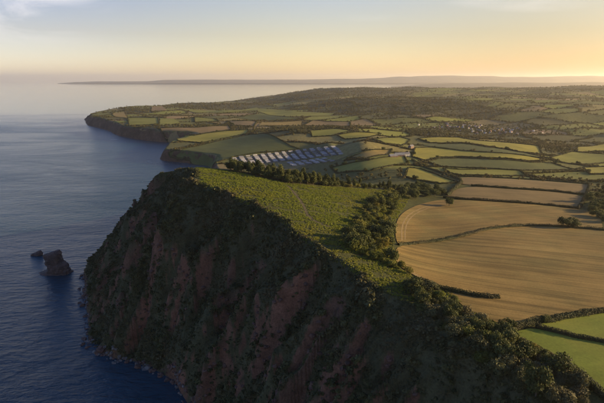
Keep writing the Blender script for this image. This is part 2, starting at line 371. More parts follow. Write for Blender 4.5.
# ------------------------------------------------------------------ object helpers
def meta(o, label=None, cat=None, group=None, kind=None):
    if label: o['label'] = label
    if cat: o['category'] = cat
    if group: o['group'] = group
    if kind: o['kind'] = kind
    return o
def mesh_from(name, V, Fc, mats, midx=None, smooth=False):
    me = bpy.data.meshes.new(name); me.from_pydata([tuple(v) for v in V], [], [tuple(f) for f in Fc])
    for k in (mats if isinstance(mats, (list, tuple)) else [mats]): me.materials.append(k)
    if midx is not None: me.polygons.foreach_set('material_index', midx)
    if smooth: me.polygons.foreach_set('use_smooth', [True] * len(me.polygons))
    me.update(); return me
def obj(name, me, parent=None, loc=(0, 0, 0), rz=0, sc=None):
    o = bpy.data.objects.new(name, me); COL.objects.link(o); o.location = loc; o.rotation_euler = (0, 0, rz)
    if sc is not None: o.scale = sc if hasattr(sc, '__len__') else (sc,) * 3
    if parent: o.parent = parent
    return o
def big_mesh(name, V, Q, mats):
    me = bpy.data.meshes.new(name); nv, nf = len(V), len(Q); k = Q.shape[1]
    me.vertices.add(nv); me.vertices.foreach_set('co', np.ascontiguousarray(V, np.float32).ravel())
    me.loops.add(nf * k); me.loops.foreach_set('vertex_index', np.ascontiguousarray(Q, np.int32).ravel())
    me.polygons.add(nf); me.polygons.foreach_set('loop_start', np.arange(0, nf * k, k, dtype=np.int32))
    me.polygons.foreach_set('use_smooth', np.ones(nf, bool))
    for mm in (mats if isinstance(mats, (list, tuple)) else [mats]): me.materials.append(mm)
    me.update(calc_edges=True); me.validate(); return me

# ------------------------------------------------------------------ ground colours: rock, turf, patchwork of far fields
gx, gy = GX.ravel(), GY.ravel(); gr = np.hypot(gx, gy)
CELL = 215.0
def cells(x, y):
    """irregular patchwork: id of the field, distance to its boundary in metres"""
    a = R(24); wx = x + fbm(x / 400, y / 400, 91, 2) * 60; wy = y + fbm(x / 400, y / 400, 92, 2) * 60
    px = (wx * math.cos(a) + wy * math.sin(a)) / (CELL * 1.25); py = (-wx * math.sin(a) + wy * math.cos(a)) / (CELL * .8)
    ix, iy = np.floor(px), np.floor(py); f1 = np.full(px.shape, 9.0); f2 = np.full(px.shape, 9.0); cid = np.zeros(px.shape)
    for ox in (-1, 0, 1):
        for oy in (-1, 0, 1):
            jx, jy = ix + ox, iy + oy
            sx = jx + .5 + (_hash(jx, jy, 101) - .5) * .8; sy = jy + .5 + (_hash(jx, jy, 102) - .5) * .8
            dd = np.maximum(np.abs(px - sx), np.abs(py - sy)) * .6 + np.hypot(px - sx, py - sy) * .4; cc = _hash(jx, jy, 103)
            m = dd < f1; f2 = np.where(m, f1, np.minimum(f2, dd)); cid = np.where(m, cc, cid); f1 = np.where(m, dd, f1)
    return cid, (f2 - f1) * CELL * .5
cid, cedge = cells(gx, gy)
PAL = 1.15 * np.array([(.112,.116,.028),(.086,.090,.026),(.120,.125,.032),(.140,.112,.050),(.140,.122,.044),(.074,.074,.026),(.145,.150,.030),(.160,.118,.056),(.092,.092,.028),(.064,.062,.024)])
fieldcol = PAL[np.clip((cid * len(PAL)).astype(int), 0, len(PAL) - 1)]
woodmask = sstep(-.03, .18, fbm(gx / 700, gy / 700, 111, 4) + .5 * fbm(gx / 160, gy / 160, 117, 3) - .5 * sstep(1700, 1200, gr) + .05 + .20 * sstep(3600, 5600, gr))
turf = np.array((.070, .072, .022)); scrubc = np.array((.058, .055, .026)); woodc = np.array((.074, .068, .029))
rock1 = np.array((.175, .080, .048)); rock2 = np.array((.100, .058, .038))
under = np.array((.050, .054, .018))
col = np.where((gr > 1000)[:, None], fieldcol, np.where((gr > 720)[:, None], turf, under))
hm = (cedge < 4.5)[:, None] & (gr > 1000)[:, None]; col = np.where(hm, woodc, col)
wm = (woodmask * (gr > 1000))[:, None]; col = col * (1 - wm) + woodc * wm
ROCKUV = [(104,268,28),(116,248,22),(138,238,14),(125,275,14),(160,262,9),(185,300,11),(206,345,18),(196,378,20),(226,310,10),(264,262,8),(302,345,9),(338,392,20),(360,390,12),(312,320,7),(165,305,9),(98,295,16),(188,395,22),(215,322,11),(240,290,7),(285,300,7),(150,330,8),(330,300,6),(95,320,10),(130,225,9),(148,205,8),(420,385,7)]
ROCKXY = hit([q[:2] for q in ROCKUV]); ROCKR = [q[2] * 1.25 for q in ROCKUV]
def rockmask(x, y, t, s, d):
    big_ = fbm(s / 60, t * 1.6, 127, 3); st_ = fbm(s / 8.5, t * 1.5 + s / 90, 121, 4); fin = fbm(x / 5, y / 5, 123, 3)
    low = sstep(.6, .05, t)
    spot = np.zeros(np.shape(x))
    for (sx, sy), sr in zip(ROCKXY, ROCKR): spot = np.maximum(spot, np.exp(-((x - sx) ** 2 + (y - sy) ** 2) / (2 * sr * sr)))
    e_ = 1.6; gs = np.hypot(hz(x + e_, y) - hz(x - e_, y), hz(x, y + e_) - hz(x, y - e_)) / (2 * e_)
    steep = np.clip(gs, 0, 3.6) - 2.5
    n1 = .38 * spot - .09 + .55 * steep + .55 * st_ + .75 * big_ + .55 * fin + .14 * low
    return np.clip(sstep(.22, .36, n1) + sstep(6, 2, d) * (.5 + fin), 0, 1) * (t > 0) * sstep(1.0, .86, t)
tflat, sflat, dflat = GT.ravel(), GS.ravel(), GD.ravel()
rk = rockmask(gx, gy, tflat, sflat, dflat)
oncliff = (tflat < 1.0) & (tflat > -0.5)
rc = rock1 * (.5 + .5 * vnoise(sflat / 15, tflat * 4, 5))[:, None] + rock2 * (.5 - .5 * vnoise(sflat / 15, tflat * 4, 5))[:, None]
cl = scrubc * (1 - rk[:, None]) + rc * rk[:, None]
far_low = ((gr > 1000) & oncliff)[:, None]
cl = np.where(far_low, rock2 * (.8 + .3 * vnoise(sflat / 30, tflat * 3, 9))[:, None], cl)
col = np.where(oncliff[:, None], cl, col)
col = np.where((dflat < 0)[:, None], rock2, col)

V = np.stack([gx, gy, GZ.ravel()], 1)
J, I = np.meshgrid(np.arange(NR - 1), np.arange(NTH - 1), indexing='ij')
q0 = (J * NTH + I).ravel(); Q = np.stack([q0, q0 + 1, q0 + NTH + 1, q0 + NTH], 1)[:, ::-1]
keep = (GZ.ravel()[Q].max(1) > -3.0); Q = Q[keep]
rowq = (Q.min(1) // NTH)
def sub_terrain(name, sel):
    q = Q[sel]; used = np.unique(q); remap = np.zeros(len(V), int); remap[used] = np.arange(len(used))
    me = big_mesh(name, V[used], remap[q], M['terrain'])
    ca = me.color_attributes.new('ground', 'FLOAT_COLOR', 'POINT')
    ca.data.foreach_set('color', np.c_[col[used], np.ones(len(used))].astype(np.float32).ravel())
    o = obj(name, me); o['kind'] = 'structure'; return o
JS = int(np.searchsorted(RR, 730)); JS2 = int(np.searchsorted(RR, 3600))
sub_terrain('headland_cliff', rowq < JS)
sub_terrain('valley_ground', (rowq >= JS) & (rowq < JS2))
sub_terrain('far_ridge', rowq >= JS2)

# ------------------------------------------------------------------ sea
def make_sea():
    ths = np.linspace(-math.pi, math.pi, 97)[:-1]; rs = [0.0] + list(np.geomspace(60, 62000, 40))
    V = [(0, 0, 0)]; Fq = []
    for r in rs[1:]: V += [(math.cos(a) * r, math.sin(a) * r, 0) for a in ths]
    n = len(ths)
    for i in range(n): Fq.append((0, 1 + i, 1 + (i + 1) % n))
    for k in range(len(rs) - 2):
        for i in range(n): a = 1 + k * n + i; b = 1 + k * n + (i + 1) % n; Fq.append((a, a + n, b + n, b))
    o = obj('sea', mesh_from('sea', V, Fq, M['sea'])); o['kind'] = 'structure'
make_sea()

# ------------------------------------------------------------------ hills across the bay
M['farland'] = plain('distant_hill_cover', (.11, .095, .06), .95, .3, .0015)
def far_hills(name, dist, u0, u1, prof, depth, seed):
    """ridge across the water: prof = [(picture column, height m)]"""
    nu, nv = 260, 14; V = []; Fq = []
    us = np.linspace(u0, u1, nu); top = np.interp(us, [p[0] for p in prof], [p[1] for p in prof])
    top = top * 1.05 * dist / (20500 if dist < 35000 else 31500) * (1 + .06 * fbm(us / 30, us * 0, seed, 4)) 
    for j in range(nv):
        f = j / (nv - 1); y = dist + depth * f
        for i in range(nu):
            x = (us[i] - CX) / F_PX * dist * .985
            hgt = top[i] * min(1, (math.sin(math.pi * min(1, f * 1.0 + .02)) ** .7)) * (1 + .05 * float(vnoise(us[i] / 14, f * 4, seed + 3)))
            V.append((x * (1 + .2 * f), y, max(hgt, 0) - 2))
    for j in range(nv - 1):
        for i in range(nu - 1): a = j * nu + i; Fq.append((a, a + 1, a + nu + 1, a + nu))
    o = obj(name, mesh_from(name, V, Fq, M['farland'], smooth=True)); o['kind'] = 'structure'
far_hills('far_hills', 28500, 60, 900, [(60, 0), (75, 60), (100, 95), (150, 100), (165, 150), (215, 165), (300, 170), (360, 200), (385, 250), (400, 300), (430, 330), (480, 330), (500, 300), (530, 290), (604, 320), (900, 330)], 6000, 201)
far_hills('far_hills', 40000, 330, 900, [(330, 0), (400, 200), (500, 310), (560, 400), (604, 420), (900, 430)], 7000, 231)

far_hills('far_hills', 14500, 395, 900, [(395, 0), (412, 60), (430, 130), (455, 175), (490, 185), (530, 215), (570, 205), (604, 225), (760, 250), (900, 240)], 4500, 251)

# ------------------------------------------------------------------ fields: each its own draped sheet
def drape(name, poly, m, lift=None, step=None):
    P = np.asarray(poly, float); c = P.mean(0); r = np.hypot(*c)
    step = step or max(4, r * .010)
    B = []
    for i in range(len(P)):
        a, b = P[i], P[(i + 1) % len(P)]; L = np.hypot(*(b - a)); k = max(1, int(L / step))
        for t in range(k): B.append(a + (b - a) * t / k)
    B = np.array(B); x0, y0 = B.min(0); x1, y1 = B.max(0)
    xs = np.arange(x0 + step / 2, x1, step); ys = np.arange(y0 + step / 2, y1, step)
    gxx, gyy = np.meshgrid(xs, ys); G = np.stack([gxx.ravel(), gyy.ravel()], 1)
    ins = np.zeros(len(G), bool); bx, by = B[:, 0], B[:, 1]; mind = np.full(len(G), 1e18)
    for i in range(len(B)):
        j = (i + 1) % len(B)
        if by[i] != by[j]: ins ^= ((by[i] > G[:, 1]) != (by[j] > G[:, 1])) & (G[:, 0] < (bx[j] - bx[i]) * (G[:, 1] - by[i]) / (by[j] - by[i]) + bx[i])
        mind = np.minimum(mind, (G[:, 0] - bx[i]) ** 2 + (G[:, 1] - by[i]) ** 2)
    G = G[ins & (mind > (step * .45) ** 2)]
    allp = np.r_[B, G]; nb = len(B)
    o0 = allp.mean(0)
    res = delaunay_2d_cdt([Vector(p - o0) for p in allp], [(i, (i + 1) % nb) for i in range(nb)], [], 1, 1e-4)
    vv = np.array([(p[0], p[1]) for p in res[0]]) + o0
    z = hz(vv[:, 0], vv[:, 1]) + (lift if lift is not None else .25 + r * .0006)
    me = mesh_from(name, np.c_[vv, z], res[2], m, smooth=True)
    for p in me.polygons:
        if p.normal.z < 0: me.flip_normals(); break
    o = obj(name, me); o['kind'] = 'structure'; return o
def pix_dir(a, b):
    p = hit([a, b]); d = p[1] - p[0]; return math.atan2(d[1], d[0])

STUB = (.174, .118, .041); STUB2 = (.148, .106, .046)
HEDGE_A = [(398.5,245.3),(415,244),(435.6,242),(461.6,236.8),(487.6,229.7),(505,227.5),(528,226),(558,226.8),(580,228.4),(604,230.5),(640,234)]
HEDGE_B = [(443,197.8),(465,199.8),(491,201.5),(514,203),(535.8,204.5),(557,206.5),(578,209)]
HEDGE_C = [(471,186),(490,187.3),(513.5,189),(534,190.2),(554,191.5),(584,195)]
HEDGE_D = [(452,176),(460,176.7),(490,177.6),(521,179),(555,181.3),(588,184)]
HEDGE_E = [(510,331),(524,326.5),(538.5,322),(545,322.4),(569,317),(604,312),(650,307)]
HEDGE_F = [(535,327.5),(555,332.5),(575.7,337.6),(604,342.6),(650,350)]
NEARF = []
def near_field(name, uv, m, sm=1):
    P = hit(uv); NEARF.append(P)
    for _ in range(sm): P = chaikin(P, True)
    return drape(name, P, m)
near_field('stubble_field', [(441,200),(425,203),(412,207.5),(403,213),(398,219),(395,228),(396,240),(399,245.3),(415,244),(435.6,242),(461.6,236.8),(487.6,229.7),(505,227.5),(528,226),(558,226.8),(580,228.4),(603,230.3),(601,219),(592,212),(578,209.5),(557,207),(535.8,205),(514,203.5),(491,202),(465,200.3)],
           field_mat('stubble_upper', STUB, pix_dir((440,226), (570,214)), .32, True, 4.0, .34, (.150,.118,.042)))
near_field('stubble_field', [(398.5,246.3),(394,254),(397,264),(406,271),(420,279),(438,287),(452,296),(466,309),(480,316),(496,322),(510,331),(524,326.5),(538.5,322),(545,322.4),(569,317),(604,312),(650,307),(640,234),(604,230.5),(580,228.4),(558,226.8),(528,226),(505,227.5),(487.6,229.7),(461.6,236.8),(435.6,242),(415,244)],
           field_mat('stubble_lower', STUB, pix_dir((430,268), (600,292)), .36, True, 4.0, .38, (.145,.11,.040)))
near_field('stubble_field', [(443,197),(450,192.5),(458,189),(471,187),(490,188),(513.5,189.7),(534,191),(554,192.3),(583,196),(585,203),(577,208.3),(557,206),(535.8,204),(514,202.6),(491,201),(465,199.3)],
           field_mat('stubble_middle', STUB2, pix_dir((460,194), (570,200)), .25, False, 4.0, .3))
near_field('stubble_field', [(455,183.5),(461,177.5),(490,178.4),(521,180),(555,182.2),(588,185),(590,190),(584,194.3),(554,191),(534,189.6),(513.5,188.3),(490,186.8),(471,185.4)],
           field_mat('stubble_farther', STUB2, pix_dir((470,181), (570,187)), .25, False, 5.0, .3))
GREEN = (.125, .150, .024)
near_field('pasture', [(536,327.5),(545,322.6),(569,317.3),(604,312.3),(650,307.3),(650,349),(604,341.8),(575.7,336.8),(555,331.5)], field_mat('pasture_grass_upper', GREEN, .4, .12, False, 6, .25, (.15,.155,.028)))
near_field('pasture', [(509,334),(521,330.5),(534,328.5),(555,333.5),(575.7,338.6),(604,343.6),(650,351),(650,420),(612,403),(596,388),(582,376),(569,366),(552,356),(535,348)], field_mat('pasture_grass_lower', GREEN, .2, .12, False, 6, .25, (.15,.155,.028)))

# ------------------------------------------------------------------ leaf clump builders
def rot_rand(n):
    a = rng.uniform(0, 2 * math.pi, n); z = rng.uniform(-1, 1, n); r = np.sqrt(1 - z * z)
    return np.stack([r * np.cos(a), r * np.sin(a), z], 1)
def cards(P, N, size, tri=False):
    """one bent leaf-spray face per point, facing roughly along N"""
    n = len(P); Nn = N + rot_rand(n) * .75; Nn /= np.linalg.norm(Nn, axis=1)[:, None] + 1e-9
    T = np.cross(Nn, rot_rand(n)); T /= np.linalg.norm(T, axis=1)[:, None] + 1e-9; B = np.cross(Nn, T)
    sz = size * rng.uniform(.6, 1.35, n)[:, None]
    if tri:
        V = np.stack([P + T * sz, P - T * sz * .5 + B * sz * .8, P - T * sz * .5 - B * sz * .8], 1)
        return V.reshape(-1, 3), np.arange(3 * n).reshape(n, 3)
    V = np.stack([P + T * sz, P + B * sz * .8 + Nn * sz * .15, P - T * sz * .9, P - B * sz * .75], 1)
    return V.reshape(-1, 3), np.arange(4 * n).reshape(n, 4)
def crown_mesh(name, m, n, rx, rz, zc, size, lobes=7, seed=0, flat=0.0, tri=False):
    """crown of leaf sprays gathered into uneven boughs"""
    C = rot_rand(lobes) * np.array([rx, rx, rz]) * .52 + np.array([0, 0, zc]); rad = rng.uniform(.42, .68, lobes)
    k = rng.integers(0, lobes, n); D = rot_rand(n); D[:, 2] = np.where(D[:, 2] < -.35, -D[:, 2], D[:, 2])
    q = (rng.uniform(.35, 1, n) ** .5)[:, None]
    P = C[k] + D * q * (rad[k][:, None] * np.array([rx, rx, rz]))
    P += rot_rand(n) * np.array([rx, rx, rz]) * (rng.uniform(0, 1, n) ** 6 * .45)[:, None]
    P[:, 2] = np.maximum(P[:, 2], .05)
    V, Fc = cards(P, D, size, tri); me = big_mesh(name, V, Fc, m)
    me.polygons.foreach_set('use_smooth', np.zeros(len(Fc), bool)); return me
def trunk_mesh(name, h, r, limbs=5):
    bm = bmesh.new()
    def tube(p, q, r0, r1, seg=6):
        ax = (q - p).normalized(); e1 = ax.orthogonal().normalized(); e2 = ax.cross(e1)
        a = [bm.verts.new(p + (e1 * math.cos(t) + e2 * math.sin(t)) * r0) for t in [k * 2 * math.pi / seg for k in range(seg)]]
        b = [bm.verts.new(q + (e1 * math.cos(t) + e2 * math.sin(t)) * r1) for t in [k * 2 * math.pi / seg for k in range(seg)]]
        for k in range(seg): bm.faces.new((a[k], a[(k + 1) % seg], b[(k + 1) % seg], b[k]))
        bm.faces.new(b)
    m = Vector((random.uniform(-.2, .2), random.uniform(-.2, .2), h * .45)); tube(Vector((0, 0, -.6)), m, r, r * .75); t = Vector((m.x * 1.6, m.y * 1.6, h)); tube(m, t, r * .75, r * .35)
    for k in range(limbs):
        a = k * 2.4 + random.random(); p = m.lerp(t, .1 + .75 * k / limbs); tube(p, p + Vector((math.cos(a), math.sin(a), .75)) * h * .42, r * .4, r * .12, 5)
    me = bpy.data.meshes.new(name); bm.to_mesh(me); bm.free(); me.materials.append(M['bark']); return me

# kinds of tree: (crown meshes, trunk meshes), unit: metres, about 9 m tall
KIND = {
 'broad': [(crown_mesh('crown', M['tree'], 1500, 5.0, 4.2, 4.5, .42, 9), trunk_mesh('trunk', 5.2, .32)) for _ in range(4)],
 'scrub': [(crown_mesh('crown', M['scrub'], 1200, 3.7, 2.9, 2.8, .34, 11), trunk_mesh('trunk', 2.6, .2)) for _ in range(4)],
 'dark':  [(crown_mesh('crown', M['cliffveg'], 1100, 3.9, 3.0, 2.9, .36, 13), trunk_mesh('trunk', 2.8, .2)) for _ in range(3)],
 'tall':  [(crown_mesh('crown', M['tree'], 1100, 3.0, 5.4, 5.6, .42, 8), trunk_mesh('trunk', 7, .26)) for _ in range(3)],
}
def tree(kind, x, y, s, name, label, cat, group=None, sz=1.0):
    cm, tm = random.choice(KIND[kind]); rz = random.uniform(0, 6.28)
    e = bpy.data.objects.new(name, None); COL.objects.link(e); e.empty_display_size = .1
    e.location = (x, y, hz1(x, y) - .1); e.rotation_euler = (random.gauss(0, .06), random.gauss(0, .06), rz); e.scale = (s * random.uniform(.8, 1.25), s * random.uniform(.8, 1.25), s * sz * random.uniform(.82, 1.2))
    meta(e, label, cat, group)
    obj('trunk', tm, e); obj('crown', cm, e); return e

# ------------------------------------------------------------------ scattered ground cover (uncountable: one object each)
def scatter(name, P, scale, protos, seed=0, zs=(.8, 1.2)):
    me = bpy.data.meshes.new(name); me.vertices.add(len(P)); me.vertices.foreach_set('co', np.ascontiguousarray(P, np.float32).ravel())
    a = me.attributes.new('size', 'FLOAT', 'POINT'); a.data.foreach_set('value', np.ascontiguousarray(scale, np.float32))
    o = obj(name, me); o['kind'] = 'stuff'
    g = bpy.data.node_groups.new(name + '_scatter', 'GeometryNodeTree'); n, l = g.nodes, g.links
    g.interface.new_socket('Geometry', in_out='INPUT', socket_type='NodeSocketGeometry'); g.interface.new_socket('Geometry', in_out='OUTPUT', socket_type='NodeSocketGeometry')
    gi, go = n.new('NodeGroupInput'), n.new('NodeGroupOutput')
    c = bpy.data.collections.new(name + '_shapes')
    for k, me2 in enumerate(protos): c.objects.link(bpy.data.objects.new(name + '_sprig', me2))
    ci = n.new('GeometryNodeCollectionInfo'); ci.inputs['Collection'].default_value = c; ci.inputs['Separate Children'].default_value = True; ci.inputs['Reset Children'].default_value = True
    ip = n.new('GeometryNodeInstanceOnPoints'); ip.inputs['Pick Instance'].default_value = True
    ri = n.new('FunctionNodeRandomValue'); ri.data_type = 'INT'; ri.inputs[4].default_value = 0; ri.inputs[5].default_value = len(protos) - 1; ri.inputs['Seed'].default_value = seed
    rv = n.new('FunctionNodeRandomValue'); rv.data_type = 'FLOAT_VECTOR'; rv.inputs[0].default_value = (-.12, -.12, 0); rv.inputs[1].default_value = (.12, .12, 6.283); rv.inputs['Seed'].default_value = seed + 1
    na = n.new('GeometryNodeInputNamedAttribute'); na.data_type = 'FLOAT'; na.inputs['Name'].default_value = 'size'
    l.new(gi.outputs[0], ip.inputs['Points']); l.new(ci.outputs[0], ip.inputs['Instance']); l.new(ri.outputs[2], ip.inputs['Instance Index'])
    l.new(rv.outputs[0], ip.inputs['Rotation']); l.new(na.outputs['Attribute'], ip.inputs['Scale']); l.new(ip.outputs[0], go.inputs[0])
    md = o.modifiers.new('scatter', 'NODES'); md.node_group = g
    return o
def in_poly(x, y, P):
    ins = np.zeros(len(x), bool)
    for i in range(len(P)):
        (ax, ay), (bx, by) = P[i], P[(i + 1) % len(P)]
        if ay != by: ins ^= ((ay > y) != (by > y)) & (x < (bx - ax) * (y - ay) / (by - ay) + ax)
    return ins

BUSH = [crown_mesh('bush', M['cliffveg'], 90, 1.35, .95, .6, .36, 6) for _ in range(4)]
FERN = [crown_mesh('fern', M['bracken'], 36, 1.0, .6, .32, .30, 5, tri=True) for _ in range(5)]
LOWTREE = [crown_mesh('far_tree', M['wood'], 60, 5.2, 4.4, 4.2, 1.7, 6) for _ in range(4)]

# cliff scrub
n = 230000
x = rng.uniform(-330, 200, n); y = rng.uniform(95, 780, n)
t = _look(GT, x, y); d = _look(GD, x, y); s = _look(GS, x, y); rkm = rockmask(x, y, t, s, d)
clump = fbm(x / 14, y / 14, 131, 3)
k = (t > .03) & (t < 1.03) & (rng.uniform(0, 1, n) < np.clip(1.05 - rkm * 1.15, .14, 1) * np.clip(.85 + clump * .8, .42, 1)) & (np.hypot(x, y) > 106)
x, y, t, clump = x[k], y[k], t[k], clump[k]
scatter('cliff_scrub', np.stack([x, y, hz(x, y) - .25], 1), rng.uniform(.4, 1.15, len(x)) * (1 + .75 * clump) * np.where(t > 1, .7, 1) * np.where(rng.uniform(0, 1, len(x)) < .10, 2.1, 1), BUSH, 5)

# broken ledges on the bare rock
def crag(k):
    bm = bmesh.new(); bmesh.ops.create_icosphere(bm, subdivisions=2, radius=1)
    for v in bm.verts:
        a = float(fbm(np.array([v.co.x * 1.6 + k * 5 + 3]), np.array([v.co.y * 1.6 + v.co.z * 2.1]), 420 + k, 3)[0])
        v.co *= 1 + .6 * a; v.co.z = round(v.co.z * 3) / 3 * .55 + v.co.z * .2
    me = bpy.data.meshes.new('crag'); bm.to_mesh(me); bm.free(); me.materials.append(M['cliffrock']); return me
M['cliffrock'] = rock_mat('red_cliff_ledge', (.058, .033, .023), (.138, .066, .044))
n = 60000
x = rng.uniform(-330, 200, n); y = rng.uniform(95, 780, n); t = _look(GT, x, y); d = _look(GD, x, y); s = _look(GS, x, y); rkm = rockmask(x, y, t, s, d)
k = (t > .01) & (t < .97) & (rng.uniform(0, 1, n) < rkm * .5) & (np.hypot(x, y) > 106); x, y = x[k], y[k]
scatter('rock_ledges', np.stack([x, y, hz(x, y) - .5], 1), rng.uniform(.5, 1.0, len(x)) ** 2 * 2.2, [crag(k) for k in range(5)], 31)
# bracken on the headland top
BR = hit([(186,168),(196,168.2),(205,168.6),(216,170),(240,175),(262,179.5),(290,186),(330,188.5),(365,190),(392,192),(412,199),(405,206),(398,217),(393,228),(393.5,240),(393,256),(397,265),(406,272.5),(420,281),(440,288),(452,293),(464,306),(500,325),(508,332),(470,330),(440,315),(400,300),(350,280),(300,265),(262,240),(230,212),(200,185)])
BR[:11, 1] += 12
x0, y0 = BR.min(0) - 30; x1, y1 = BR.max(0) + 20
n = 300000
x = rng.uniform(x0, x1, n); y = rng.uniform(y0, y1, n)
t = _look(GT, x, y)
PATH = chaikin(hit([(288,186),(294,192),(299,199),(304,206),(306,212),(309,217),(318,223),(330,227)]))
def poly_dist(x, y, P):
    b = np.full(len(x), 1e18)
    for i in range(len(P) - 1):
        e = P[i + 1] - P[i]; q = np.clip(((x - P[i, 0]) * e[0] + (y - P[i, 1]) * e[1]) / (e @ e + 1e-9), 0, 1)
        b = np.minimum(b, (x - P[i, 0] - q * e[0]) ** 2 + (y - P[i, 1] - q * e[1]) ** 2)
    return np.sqrt(b)
gap = fbm((x * .95 + y * .3) / 14, (y * .95 - x * .3) / 3.2, 141, 3)
k = in_poly(x, y, BR) & (t > .97) & (poly_dist(x, y, PATH) > 2.0) & (gap > -.26)
x, y = x[k], y[k]
scatter('bracken', np.stack([x, y, hz(x, y) - .1], 1), rng.uniform(.7, 1.15, len(x)) * (1 + .35 * fbm((x * .95 + y * .3) / 16, (y * .95 - x * .3) / 4, 145, 2)), FERN, 8)

def ribbon(name, P, wd, m, lift):
    P = np.asarray(P); T = np.gradient(P, axis=0); T /= np.linalg.norm(T, axis=1)[:, None] + 1e-9
    N = np.stack([-T[:, 1], T[:, 0]], 1); wv = wd * (1 + .25 * fbm(np.arange(len(P)) / 3., np.zeros(len(P)), 7, 2))[:, None] / 2
    L, Rr = P + N * wv, P - N * wv; nn = len(P); VV = []
    for a in (L, P, Rr): VV += [(q[0], q[1], hz1(*q) + lift) for q in a]
    Fq = [(i, i + 1, nn + i + 1, nn + i) for i in range(nn - 1)] + [(nn + i, nn + i + 1, 2 * nn + i + 1, 2 * nn + i) for i in range(nn - 1)]
    o = obj(name, mesh_from(name, VV, [f[::-1] for f in Fq], m, smooth=True)); o['kind'] = 'structure'; return o
M['dirt'] = plain('pale_dirt_track', (.185, .134, .057), .95, .25, .4); M['lane'] = plain('lane_surface', (.17, .16, .14), .9, .2, .2)
M['turfpath'] = plain('trodden_grass', (.050, .042, .020), .95, .3, .4)
def dens(P, step):
    out = []
    for i in range(len(P) - 1):
        k = max(1, int(np.hypot(*(P[i + 1] - P[i])) / step))
        for q in range(k): out.append(P[i] + (P[i + 1] - P[i]) * q / k)
    out.append(P[-1]); return np.array(out)
ribbon('footpath', dens(PATH, 3), 2.6, M['turfpath'], .12)
ribbon('field_track', dens(chaikin(chaikin(hit([(399,262),(407,270),(420,278),(434,283)]))), 3), 3.0, M['dirt'], .56)
ribbon('field_track', dens(chaikin(hit([(446,203.5),(430,205.5),(415,211),(406,218),(401.5,228),(402,241)])), 3), 1.5, M['dirt'], .68)
ribbon('field_track', dens(chaikin(hit([(444,205.5),(431,207.5),(418,212.5),(409.5,219),(405,228.5),(405,240.5)])), 3), 1.3, M['dirt'], .68)

# ------------------------------------------------------------------ hedges
def hedge(P, h, wd, label, group=None, leaf=None, name='hedge', dn=1.0, gapp=0.0):
    P = dens(np.asarray(P, float), max(1.5, wd * .5)); r = float(np.hypot(*P.mean(0)))
    leaf = leaf or max(.32, r * .00062); ln = np.hypot(*np.diff(P, axis=0).T).sum()
    n = int(min(9000, ln * wd * h ** .5 / (leaf * leaf) * .8 * dn)) + 12
    f = rng.uniform(0, len(P) - 1.001, n); i = f.astype(int); q = P[i] + (P[i + 1] - P[i]) * (f - i)[:, None]
    T = P[i + 1] - P[i]; T /= np.linalg.norm(T, axis=1)[:, None] + 1e-9
    N = np.stack([-T[:, 1], T[:, 0]], 1)
    hh = h * (1 + .45 * fbm(q[:, 0] / 7, q[:, 1] / 7, 151, 3)); ww = wd * (1 + .4 * fbm(q[:, 0] / 9, q[:, 1] / 9, 155, 2))
    a = rng.uniform(0, math.pi, n); rad = rng.uniform(.72, 1.08, n)
    off = np.cos(a) * rad * ww * .5; up = np.abs(np.sin(a)) ** .7 * rad * hh
    q = q + N * off[:, None]; o0 = P[len(P) // 2]; z0 = hz1(*o0)
    Pt = np.stack([q[:, 0] - o0[0], q[:, 1] - o0[1], hz(q[:, 0], q[:, 1]) + up - z0], 1)
    D = np.stack([N[:, 0] * np.cos(a), N[:, 1] * np.cos(a), np.sin(a)], 1)
    V1, F1 = cards(Pt, D, leaf)
    # inner body of the hedge, just under the leaves
    m_ = len(P); T2 = np.gradient(P, axis=0); T2 /= np.linalg.norm(T2, axis=1)[:, None] + 1e-9; N2 = np.stack([-T2[:, 1], T2[:, 0]], 1)
    hh2 = h * .78 * (1 + .45 * fbm(P[:, 0] / 7, P[:, 1] / 7, 151, 3)); zb = hz(P[:, 0], P[:, 1]) - z0; prof = [(-.27, -.3), (-.25, .45), (-.10, .8), (.11, .78), (.25, .42), (.27, -.3)]
    V2 = []
    for ox, oz in prof: V2.append(np.stack([P[:, 0] - o0[0] + N2[:, 0] * ox * wd, P[:, 1] - o0[1] + N2[:, 1] * ox * wd, zb + np.where(oz > 0, oz * hh2, oz)], 1))
    V2 = np.concatenate(V2); idx = []
    for c in range(len(prof) - 1):
        a0 = np.arange(m_ - 1) + c * m_; idx.append(np.stack([a0, a0 + 1, a0 + m_ + 1, a0 + m_], 1))
    F2 = np.concatenate(idx)[:, ::-1] + len(V1)
    me = big_mesh(name, np.r_[V1, V2], np.r_[F1, F2], M['hedge'])
    return meta(obj(name, me, loc=(o0[0], o0[1], z0)), label, 'hedge', group)
hedge(chaikin(hit(HEDGE_A)), 3.2, 4.6, 'long curving hedge between the two largest stubble fields')
hedge(chaikin(hit(HEDGE_B)), 3.2, 4.6, 'dark hedge along the far side of the stubble field with the lone tree')
hedge(chaikin(hit(HEDGE_C)), 3.2, 4.4, 'second dark hedge beyond the lone tree, between two narrow stubble strips')
hedge(chaikin(hit(HEDGE_D)), 2.6, 4.0, 'hedge closing the farthest narrow stubble strip, below the green valley fields')
hedge(chaikin(hit(HEDGE_E)), 3.6, 5.0, 'thick hedge between the big stubble field and the bright green pastures')
hedge(chaikin(hit(HEDGE_F)), 2.8, 3.6, 'hedge dividing the two bright green pastures at the right edge')
hedge(chaikin(hit([(514,339),(535,350),(552,358.5),(569,368.5),(583,379),(597,391),(612,405)])), 3.0, 4.5, 'scrubby hedge on the cliff edge beside the lower green pasture')
hedge(chaikin(hit([(420,281.5),(438,288),(462,293.5),(482,297.5),(499,298)])), 3.0, 5.0, 'dark overgrown bank cutting into the lower stubble field by the dirt track')
